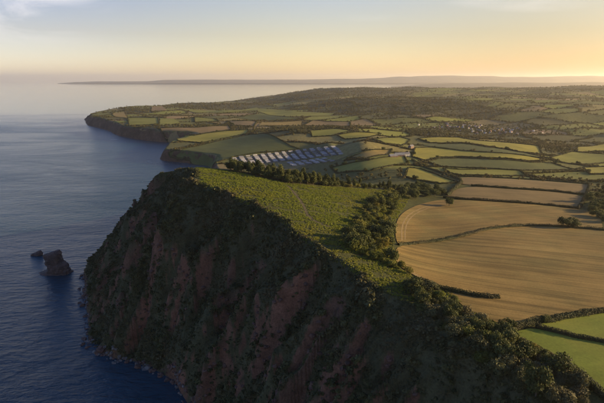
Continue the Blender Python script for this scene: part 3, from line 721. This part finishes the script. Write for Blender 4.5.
hedge(chaikin(hit([(447,196),(455,188.5),(463,181.6),(452,176),(439,172),(423,167),(412,160)])), 4.0, 6.0, 'long tree-lined hedge running from the farm down to the stubble fields')
hedge(chaikin(hit([(578,209),(583,202),(587,194),(590,184)])), 3.5, 5.0, 'hedge joining the right ends of the narrow stubble strips')

# valley fields: (name, corners in the picture, ground, kind of hedge label)
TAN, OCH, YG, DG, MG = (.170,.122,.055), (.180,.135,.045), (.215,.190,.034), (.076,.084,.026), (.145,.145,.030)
VAL = [
 ('pasture', [(415,148),(430,147.5),(460,151),(496,153.4),(531,157),(548,160.5),(531,161.5),(496,158.5),(460,157),(440,157.5),(425,161),(412,157)], YG, 'hedge around the long pale yellow-green strip field right of the farm'),
 ('pasture', [(418,139),(440,137.5),(460,138),(484,141.5),(517,144),(538.7,146.5),(542,155),(519.6,152),(484,146),(460,143),(430,143)], YG, 'hedge around the upper pale strip field below the village'),
 ('grass_field', [(418,144),(460,144),(484,147),(519,153),(545,157.5),(531,156.5),(496,152.6),(460,150),(430,146.5)], DG, None),  # band of shade between the bright strips, painted as a darker green
 ('grass_field', [(427,162),(440,159),(460,158.5),(496,160),(531,163),(552,163),(575,170),(520,171),(480,168.5),(442,167)], DG, 'hedge around the shaded green field in the middle of the valley'),  # shaded field: the shade is put into its ground colour
 ('pasture', [(443,168.5),(460,170),(496,169.6),(519.6,171),(527,176),(496,176.3),(462,175.5),(450,173.5)], MG, 'hedge around the narrow green field just beyond the stubble strips'),
 ('pasture', [(408,168),(420,169),(436,174.5),(458,183),(440,184),(420,181),(405,177)], YG, 'hedge around the small bright field beside the tree-lined hedge'),
 ('pasture', [(583,168),(610,167),(612,174.5),(590,174.5)], YG, 'hedge around the bright field corner at the right edge'),
 ('pasture', [(577,147.5),(612,143),(612,151),(577,152.5)], YG, 'hedge around the pale field at the right edge of the valley'),
 ('pasture', [(550,158),(572,152),(612,155),(612,162),(585,165),(562,163)], MG, 'hedge around the mid green field left of the right edge'),
 ('pasture', [(337,135.5),(357,132.5),(381,134),(370,137.5),(345,139.5)], YG, 'hedge around the bright green field above the caravan park'),
 ('grass_field', [(372,140),(400,137.5),(410,140),(402,146),(385,144)], MG, 'hedge around the green field left of the farm'),
 ('grass_field', [(347,159),(359,154.5),(378,150),(392,149.5),(388,155),(367,158.5)], OCH, 'hedge around the ochre field right of the caravan park'),
 ('grass_field', [(331,168),(369,161),(404,156),(408,164),(369,171.5),(337,173.5)], MG, 'hedge around the broad green field between the park and the headland'),
 ('grass_field', [(310,131),(335,129),(352,131),(332,136),(312,137)], MG, 'hedge around the small green field on the hill above the caravans'),
 ('grass_field', [(180,150.5),(190,148),(220,141),(250,135),(264,134),(290,146),(300,149.5),(262,152.5),(235,157),(216,163),(190,160),(170,157),(168,153)], DG, 'hedge around the big shaded green field beside the caravan park'),  # shade over this field is painted into its green
 ('grass_field', [(175.6,138.5),(194.7,136),(226,131.5),(248.5,130),(247,134),(222,139),(200,143),(178,141)], YG, 'hedge around the yellow-green strip above the bay'),
 ('stubble_field', [(160,128.5),(194.7,128),(229,126.3),(231,130),(205,133.5),(185,136.5),(162,133)], TAN, 'hedge around the tan field above the far cove'),
 ('stubble_field', [(226,121.5),(257,122),(253.7,127),(234.6,125.6)], TAN, 'hedge around the small tan field inland of the far headland'),
 ('grass_field', [(160,118.5),(174,119),(180,123),(160,125.8)], MG, None),
 ('grass_field', [(194.7,117.5),(214,119),(219,121.7),(194.7,122.3)], MG, 'hedge around the green square field on the far headland'),
 ('grass_field', [(175.6,109),(215.5,111),(257,107.5),(260,110.6),(222.5,113),(194.7,113)], MG, None),
 ('grass_field', [(128,118),(158,118),(159,124.5),(129,126)], MG, 'hedge around the green field at the tip of the far headland'),
 ('stubble_field', [(112.5,113.6),(124,112),(127,118),(115,117)], OCH, None),
 ('stubble_field', [(151.6,107.5),(162,106.5),(167,110.6),(151.6,111.5)], TAN, None),
 ('stubble_field', [(139.4,130),(157,129),(160,133),(142,131.6)], TAN, None),
 ('grass_field', [(249,108.5),(299,112),(336,113.6),(330,116),(289,117),(262,113)], MG, None),
 ('stubble_field', [(313,120.5),(350,122.3),(350,126.5),(303,125.6)], TAN, 'hedge around the tan field in the middle distance'),
 ('grass_field', [(262,113.5),(288,117.5),(300,119),(270,121),(235,118)], DG, None),
 ('stubble_field', [(262,122.5),(302,121),(300,126),(258,126.5)], OCH, None),
]
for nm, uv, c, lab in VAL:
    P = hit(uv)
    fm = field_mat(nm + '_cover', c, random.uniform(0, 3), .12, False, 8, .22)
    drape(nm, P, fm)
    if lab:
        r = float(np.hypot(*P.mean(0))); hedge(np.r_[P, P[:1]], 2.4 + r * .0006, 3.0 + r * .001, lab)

# ------------------------------------------------------------------ far woods and hedgerow trees (too many and too far to count)
FP = [hit(uv) for nm, uv, c, lab in VAL]
def far_points(n, r0, r1):
    th = rng.uniform(TH[0] * .8, TH[-1] * .8, n); r = np.exp(rng.uniform(math.log(r0), math.log(r1), n)); return np.sin(th) * r, np.cos(th) * r, r
CARP = hit([(228,168),(232,155),(352,142),(362,152),(330,166),(300,170)])
def clear(x, y, k, fields=True):
    if fields:
        for P in FP + NEARF: k &= ~in_poly(x, y, P)
    return k & ~in_poly(x, y, CARP)
x, y, r = far_points(110000, 850, 8400)
cd, ce = cells(x, y); wmk = sstep(-.03, .18, fbm(x / 700, y / 700, 111, 4) + .5 * fbm(x / 160, y / 160, 117, 3) - .5 * sstep(1700, 1200, r) + .05 + .20 * sstep(3600, 5600, r)); dd = _look(GD, x, y)
pr = np.where(ce < 6 + r * .001, .42 + .4 * vnoise(x / 60, y / 60, 77), .010) * (r > 1000) + .6 * wmk * (r > 1000) + .05 * (r < 1000)
VIL = hit([(458, 127.5), (497, 132)])
for q in VIL: pr = pr + .22 * (np.hypot((x - q[0]) / 1.9, y - q[1]) < 210)
k = clear(x, y, (rng.uniform(0, 1, len(x)) < pr) & (dd > 30)); x, y, r = x[k], y[k], r[k]
scatter('woodland', np.stack([x, y, hz(x, y) - .5], 1), rng.uniform(.4, 1.1, len(x)) * (.72 + r * .00009), LOWTREE, 12)
x, y, r = far_points(420000, 900, 3600)
cd, ce = cells(x, y); dd = _look(GD, x, y)
k = clear(x, y, (ce < 3.5 + r * .0004) & (dd > 24) & (r > 1000)); x, y, r = x[k], y[k], r[k]
scatter('hedgerows', np.stack([x, y, hz(x, y) - .3], 1), rng.uniform(.28, .55, len(x)) * (.8 + r * .00012), LOWTREE, 19)

# ------------------------------------------------------------------ trees one can tell apart
def pt(u, v): p = hit([(u, v)])[0]; return float(p[0]), float(p[1])
x, y = pt(449, 206.5); tree('broad', x, y, 1.25, 'lone_tree', 'lone round tree standing out in the stubble field', 'tree')
for k, (u, v, s_) in enumerate([(563, 227, 1.4), (568.5, 227.5, 1.6), (574, 228, 1.4)]):
    x, y = pt(u, v); tree('broad', x, y, s_, 'hedge_tree', ['left tree of the dark clump on the long curving hedge', 'middle and tallest tree of the clump on the long curving hedge', 'right tree of the dark clump on the long curving hedge'][k], 'tree', 'clump of trees on the curving hedge')
for u, v, s_, lab in [(545, 322, .7, 'round bush at the meeting of the two hedges by the pastures'), (508, 328, .75, 'bushy tree at the cliff-edge end of the pasture hedge')]:
    x, y = pt(u, v); tree('broad', x, y, s_, 'hedge_tree', lab, 'tree')
LOOK = {'tall': 'tall narrow', 'broad': 'broad green', 'scrub': 'low olive-leaved', 'dark': 'low grey-green'}
def fill(uv, n, kind, s0, s1, name, label, cat, group, mind=3.5):
    P = hit(uv); (x0, y0), (x1, y1) = P.min(0), P.max(0); got = []
    for _ in range(n * 60):
        x, y = random.uniform(x0, x1), random.uniform(y0, y1)
        if in_poly(np.array([x]), np.array([y]), P)[0] and all((x - a) ** 2 + (y - b) ** 2 > mind ** 2 for a, b in got):
            got.append((x, y)); kd = random.choice(kind); tree(kd, x, y, random.uniform(s0, s1), name, LOOK[kd] + ' ' + label, cat, group, random.uniform(.85, 1.15))
            if len(got) >= n: break
fill([(378,194),(402,196),(396,210),(389,226),(394,246),(396,262),(410,275),(404,284),(384,270),(362,256),(340,246),(345,232),(366,216)], 95, ['scrub', 'scrub', 'broad'], .8, 1.65, 'scrub_tree', 'scrub tree on the headland edge beside the stubble fields', 'scrub tree', 'scrub trees along the headland edge', 4.2)
fill([(404,284),(420,284),(445,296),(470,312),(500,328),(535,352),(575,378),(600,400),(560,415),(470,360),(420,310)], 110, ['dark', 'scrub', 'dark', 'broad'], .45, 1.35, 'cliff_tree', 'bushy tree on the shaded slope below the cliff edge', 'cliff tree', 'trees on the shaded slope below the cliff edge', 3.6)
hp = []
for P, q in zip(FP, VAL):
    if q[3] and np.hypot(*P.mean(0)) < 2600: hp += [tuple(p) for p in dens(np.r_[P, P[:1]], 4)]
for k in range(54):
    x, y = random.choice(hp); tree(random.choice(['broad', 'broad', 'scrub']), x, y, random.uniform(.7, 1.25), 'hedge_tree', 'dark tree growing out of a hedge between the valley fields', 'tree', 'trees in the valley hedges')
def belt(edge, n, w0, w1, kind, s0, s1, label, group):
    E = dens(hit(edge), 2.0); got = []
    for _ in range(n * 40):
        p = E[random.randrange(len(E))]; x, y = float(p[0]) + random.uniform(-2, 2), float(p[1]) + random.uniform(w0, w1)
        if all((x - a) ** 2 + (y - b) ** 2 > 3.6 ** 2 for a, b in got):
            got.append((x, y)); kd = random.choice(kind); tree(kd, x, y, random.uniform(s0, s1), 'wood_tree', LOOK[kd] + ' ' + label, 'tree', group, random.uniform(.85, 1.2))
            if len(got) >= n: break
belt([(226,172),(240,175),(262,179.5),(290,186),(330,188.5)], 95, 16, 42, ['tall', 'tall', 'broad'], .95, 1.35, 'tree in the belt of wood behind the bracken', 'belt of trees behind the bracken')
belt([(328,188.5),(365,190),(400,193)], 50, 14, 40, ['broad', 'scrub', 'tall'], .7, 1.1, 'tree in the wood between bracken and valley', 'bushy wood at the right end of the bracken')
fill([(398,196),(412,200),(432,198),(443,196.5),(446,192),(432,187),(412,187),(398,190)], 48, ['broad'], .85, 1.25, 'wood_tree', 'tree in the copse at the far corner of the stubble field', 'tree', 'copse at the field corner', 4.5)
fill([(588,216),(600,222),(625,224),(625,196),(603,192),(590,200)], 42, ['broad'], .9, 1.3, 'wood_tree', 'tree in the dark copse at the right edge of the stubble', 'tree', 'copse at the right edge', 5)

# ------------------------------------------------------------------ sea stack, rocks, boulders
from mathutils import noise as mnoise
def rock_body(name, rings, seg, m, seed, nz=.12):
    """rings: (height, left, right, depth) of an irregular rock, jointed and bedded in ledges"""
    V, Fq = [], []; H = rings[-1][0]
    for j, (h, a, b, dp) in enumerate(rings):
        bed = 1 + .07 * math.floor(3 * (1 + float(vnoise(h / 1.7, 3.0, seed)))) / 3 - .05
        for i in range(seg):
            t = 2 * math.pi * i / seg; c, s_ = math.cos(t), math.sin(t)
            c = math.copysign(abs(c) ** .75, c); s_ = math.copysign(abs(s_) ** .75, s_)
            p = Vector(((a + b) / 2 + (b - a) / 2 * c * bed, dp * s_ * bed, h))
            q = p / 6.5 + Vector((seed, 0, 0)); cell = mnoise.voronoi(q)[0]
            k = 1 + nz * (mnoise.fractal(p / 9 + Vector((0, seed, 0)), .8, 2.1, 5) + 1.6 * (cell[1] - cell[0]) - .8)
            V.append(((a + b) / 2 + (p.x - (a + b) / 2) * k, p.y * k, h + .7 * mnoise.noise(p / 2.5) * min(1, h / 3 if h > 0 else 0)))
    for j in range(len(rings) - 1):
        for i in range(seg): a = j * seg + i; b = j * seg + (i + 1) % seg; Fq.append((a, b, b + seg, a + seg))
    top = len(V); V.append(tuple(sum(V[-1 - i][k] for i in range(seg)) / seg for k in range(3)))
    for i in range(seg): Fq.append((top - seg + i, top - seg + (i + 1) % seg, top))
    return mesh_from(name, V, Fq, m)
def resample(prof, n):
    hs = np.linspace(prof[0][0], prof[-1][0], n); P = np.array(prof)
    return [(h, *(float(np.interp(h, P[:, 0], P[:, k])) for k in (1, 2, 3))) for h in hs]
x, y = at(56, 272.5, 0)
st = rock_body('sea_stack', resample([(-3,-25,24,13),(0,-23,23,12),(1.2,-18,22,11),(2.6,-12,21,10),(8,-11,18.5,9.5),(13,-11.5,16.5,9),(16,-11.7,12,8.5),(22,-12,10.5,8),(25.5,-12.2,10.5,7.5),(27,-9,10.6,7),(29,-3,10.4,6),(31,2,9.6,4.5),(32,4.5,8.5,3)], 70), 84, M['redrock'], 301, .13)
meta(obj('sea_stack', st, loc=(x, y, 0), rz=-.06), 'tall dark sea stack with a sloping top rising from the water', 'sea stack')
x, y = at(37, 255, 0)
st = rock_body('sea_rock', resample([(-2,-11,10,5.5),(0,-10,9,5),(1.5,-7,9,4.5),(3.5,-4,8.5,4),(5.5,0,8,3),(6.8,3,7,1.8)], 34), 56, M['redrock'], 311, .18)
meta(obj('sea_rock', st, loc=(x, y, 0), rz=-.06), 'low rock in the sea just beyond the tall stack', 'sea rock')
BOUL = [crag(k) for k in range(8, 14)]
for k, me in enumerate(BOUL): me.name = 'boulder'; me.materials[0] = M['palerock'] if k % 6 == 0 else M['cliffrock']
PALE = [crag(k) for k in (14, 15)]
for me in PALE: me.materials[0] = M['palerock']
n = 40000
x = rng.uniform(-330, -60, n); y = rng.uniform(300, 640, n); d = _look(GD, x, y)
k = (d < 4) & (rng.uniform(0, 1, n) < np.where(d > -1, 1, np.clip(1 + d / 5, 0, 1) * .6) * np.clip(.45 + 1.3 * fbm(x / 13, y / 13, 161, 2), 0, 1)); x, y, d = x[k], y[k], d[k]
scatter('shore_rocks', np.stack([x, y, np.maximum(hz(x, y), -.5) + .1], 1), rng.uniform(.5, 1.1, len(x)) ** 2 * np.where(d < -2, 1.1, 1.5), [crag(k) for k in range(5, 8)] + PALE, 37)
shore = [i for i in range(len(CD)) if -300 < CD[i, 0] < -85 and 320 < CD[i, 1] < 600]
for k in range(90):
    i = random.choice(shore); f = random.random(); j = min(i + 1, len(CD) - 1)
    cx_, cy_ = CD[i, 0] * (1 - f) + CD[j, 0] * f, CD[i, 1] * (1 - f) + CD[j, 1] * f
    e = CD[j, :2] - CD[i, :2]; e /= np.hypot(*e) + 1e-9; off = random.choice([-1, 1]) * random.uniform(0, 1) ** 1.5 * 5 + 1.5 ; s_ = random.choice([.8, 1.0, 1.3, 1.6, 2.0, 2.7, 3.6])
    x, y = cx_ - e[1] * off, cy_ + e[0] * off
    o = obj('boulder', random.choice(BOUL), loc=(x, y, max(hz1(x, y), -.6) + .05), rz=random.uniform(0, 6), sc=(s_, s_ * random.uniform(.7, 1.1), s_ * random.uniform(.6, 1)))
    meta(o, 'fallen boulder on the rocky shore at the foot of the cliff', 'boulder', 'boulders at the foot of the cliff')

# ------------------------------------------------------------------ caravan park
def boxv(V, Fc, mi, x0, x1, y0, y1, z0, z1, m):
    b = len(V); V += [(x0, y0, z0), (x1, y0, z0), (x1, y1, z0), (x0, y1, z0), (x0, y0, z1), (x1, y0, z1), (x1, y1, z1), (x0, y1, z1)]
    for f in ((0, 3, 2, 1), (4, 5, 6, 7), (0, 1, 5, 4), (1, 2, 6, 5), (2, 3, 7, 6), (3, 0, 4, 7)): Fc.append(tuple(b + q for q in f)); mi.append(m)
def gable(V, Fc, mi, lx, ly, z0, z1, over, m, mw):
    b = len(V); X, Y = lx / 2 + over, ly / 2 + over
    V += [(-X, -Y, z0), (X, -Y, z0), (X, Y, z0), (-X, Y, z0), (-X, 0, z1), (X, 0, z1)]
    for f, k in (((0, 1, 5, 4), m), ((2, 3, 4, 5), m), ((1, 2, 5), mw), ((3, 0, 4), mw), ((0, 3, 2, 1), m)): Fc.append(tuple(b + q for q in f)); mi.append(k)
def caravan_mesh(lx, ly):
    V, Fc, mi = [], [], []
    boxv(V, Fc, mi, -lx / 2, lx / 2, -ly / 2, ly / 2, .5, 2.75, 0)
    boxv(V, Fc, mi, -lx / 2 + .4, lx / 2 - .4, -ly / 2 + .3, ly / 2 - .3, 0, .5, 2)
    gable(V, Fc, mi, lx, ly, 2.753, 3.35, .15, 1, 0)
    for k in range(4): boxv(V, Fc, mi, -lx / 2 + .8 + k * lx / 4.3, -lx / 2 + 2.2 + k * lx / 4.3, -ly / 2 - .03, -ly / 2 + .02, 1.3, 2.3, 2)
    for k in range(3): boxv(V, Fc, mi, -lx / 2 + 1.2 + k * lx / 3.4, -lx / 2 + 2.4 + k * lx / 3.4, ly / 2 - .02, ly / 2 + .03, 1.3, 2.3, 2)
    boxv(V, Fc, mi, -lx / 2 - .03, -lx / 2 + .02, -ly / 2 + .5, ly / 2 - .5, 1.2, 2.35, 2)
    return mesh_from('static_caravan', V, Fc, [M['caravan'], M['caravan_roof'], M['glass']], mi)
CV = [caravan_mesh(13.0, 4.2), caravan_mesh(12.0, 4.0), caravan_mesh(10.5, 3.8)]
ncar = 0
def car_row(a, b, n, label):
    global ncar
    p, q = hit([a, b]); d = q - p; ang = math.atan2(d[1], d[0])
    for k in range(n):
        f = (k + .5) / n + random.uniform(-.012, .012)
        if random.random() < .09: continue
        x, y = p + d * f; s_ = random.uniform(.95, 1.15)
        o = obj('static_caravan', random.choice(CV), loc=(x, y, hz1(x, y) + .02), rz=ang + math.pi / 2 + R(random.uniform(-4, 4)) + R(18), sc=s_)
        meta(o, label, 'caravan', 'static caravans of the holiday park'); ncar += 1
ORD = ['seaward-most', 'second', 'third', 'fourth', 'fifth', 'sixth', 'seventh', 'eighth', 'ninth', 'tenth', 'eleventh', 'twelfth', 'thirteenth', 'fourteenth', 'fifteenth']
for k in range(15):
    f = k / 14
    top = (233.5 + 99 * f, float(np.interp(f, [0, .9, 1], [157.6, 147.8, 146.8]))); bot = (239.5 + 102 * f, float(np.interp(f, [0, .9, 1], [166.2, 156.2, 155.2])))
    car_row(top, bot, 14, 'pale static caravan in the %s long row of the park' % (ORD[k] + (' from the sea' if k else '')))
M['tarmac'] = plain('dark_park_lane', (.05, .05, .052), .9, .2, .3)
for k in range(14):
    f = (k + .5) / 14
    ribbon('park_lane', dens(hit([(233.5 + 99 * f, float(np.interp(f, [0, .9, 1], [157.6, 147.8, 146.8]))), (239.5 + 102 * f, float(np.interp(f, [0, .9, 1], [166.2, 156.2, 155.2])))]), 9), 5, M['tarmac'], .3)
for k in range(6):
    f = k / 5
    car_row((289 + 34 * f, 162.8 - 4 * f), (295 + 38 * f, 166.3 - 4.6 * f), 7, 'pale static caravan in the %s short row nearest the wood' % ['first', 'second', 'third', 'fourth', 'fifth', 'sixth'][k])
print('caravans', ncar)

# ------------------------------------------------------------------ farm and village
def house_mesh(lx, ly, hw, roof, wall, chim=True):
    V, Fc, mi = [], [], []
    boxv(V, Fc, mi, -lx / 2, lx / 2, -ly / 2, ly / 2, -.5, hw, 0); gable(V, Fc, mi, lx, ly, hw + .003, hw + ly * .42, .3, 1, 0)
    if chim: boxv(V, Fc, mi, lx * .3, lx * .3 + .9, -.45, .45, hw + ly * .3, hw + ly * .55, 0)
    for sy in (-1, 1):
        for z in ((1.0, 2.2), (3.5, 4.7)):
            if z[1] < hw:
                for k in range(3): c = -lx / 2 + lx * (k + .5) / 3; boxv(V, Fc, mi, c - .55, c + .55, sy * ly / 2 - .04, sy * ly / 2 + .04, z[0], z[1], 2)
    return mesh_from('house', V, Fc, [wall, roof, M['glass']], mi)
HM = [house_mesh(12, 7, 5.4, M['slate'], M['white']), house_mesh(10, 7, 5.2, M['tile'], M['brick']), house_mesh(14, 8, 5.6, M['slate'], M['brick']), house_mesh(11, 7.5, 5.2, M['tile'], M['white'])]
BARN = house_mesh(26, 13, 5.0, M['shed'], M['brick'], False)
def house(u, v, me, s_, rz, name, label, cat, group=None):
    x, y = pt(u, v); meta(obj(name, me, loc=(x, y, hz1(x, y)), rz=rz, sc=s_), label, cat, group)
house(406.5, 156.3, HM[0], 1.25, .3, 'farmhouse', 'white farmhouse at the head of the tree-lined hedge', 'house')
house(399, 156.5, BARN, .95, .25, 'barn', 'grey-roofed barn left of the white farmhouse', 'barn')
house(393, 157.3, BARN, .8, .35, 'barn', 'smaller grey-roofed barn at the left end of the farm', 'barn')
house(411, 148.5, HM[2], 1.2, .8, 'farmhouse', 'slate-roofed house among trees above the farm', 'house')
for k in range(34):
    house(random.gauss(455, 16), random.gauss(127.5, 1.6), random.choice(HM), random.uniform(.7, 1.0), random.uniform(0, 3), 'house', 'small distant house in the left cluster of the village', 'house', 'village houses, left cluster')
for k in range(40):
    house(random.gauss(499, 14), random.gauss(132, 1.7), random.choice([HM[0], HM[3], HM[0], HM[1]]), random.uniform(.7, 1.05), random.uniform(0, 3), 'house', 'small pale distant house in the right cluster of the village', 'house', 'village houses, right cluster')

# ------------------------------------------------------------------ haze
def make_haze():
    V, Fc, mi = [], [], []
    boxv(V, Fc, mi, -66000, 66000, -66000, 66000, -9.5, 800, 0)
    m = bpy.data.materials.new('thin_sea_haze'); m.use_nodes = True; n, l = m.node_tree.nodes, m.node_tree.links
    n.remove(n['Principled BSDF']); v = n.new('ShaderNodeVolumePrincipled'); v.inputs['Color'].default_value = (.99, .95, .87, 1)
    v.inputs['Density'].default_value = HAZE; v.inputs['Anisotropy'].default_value = .57
    l.new(v.outputs[0], n['Material Output'].inputs['Volume'])
    o = obj('haze', mesh_from('haze', V, Fc, m)); o['kind'] = 'stuff'
make_haze()
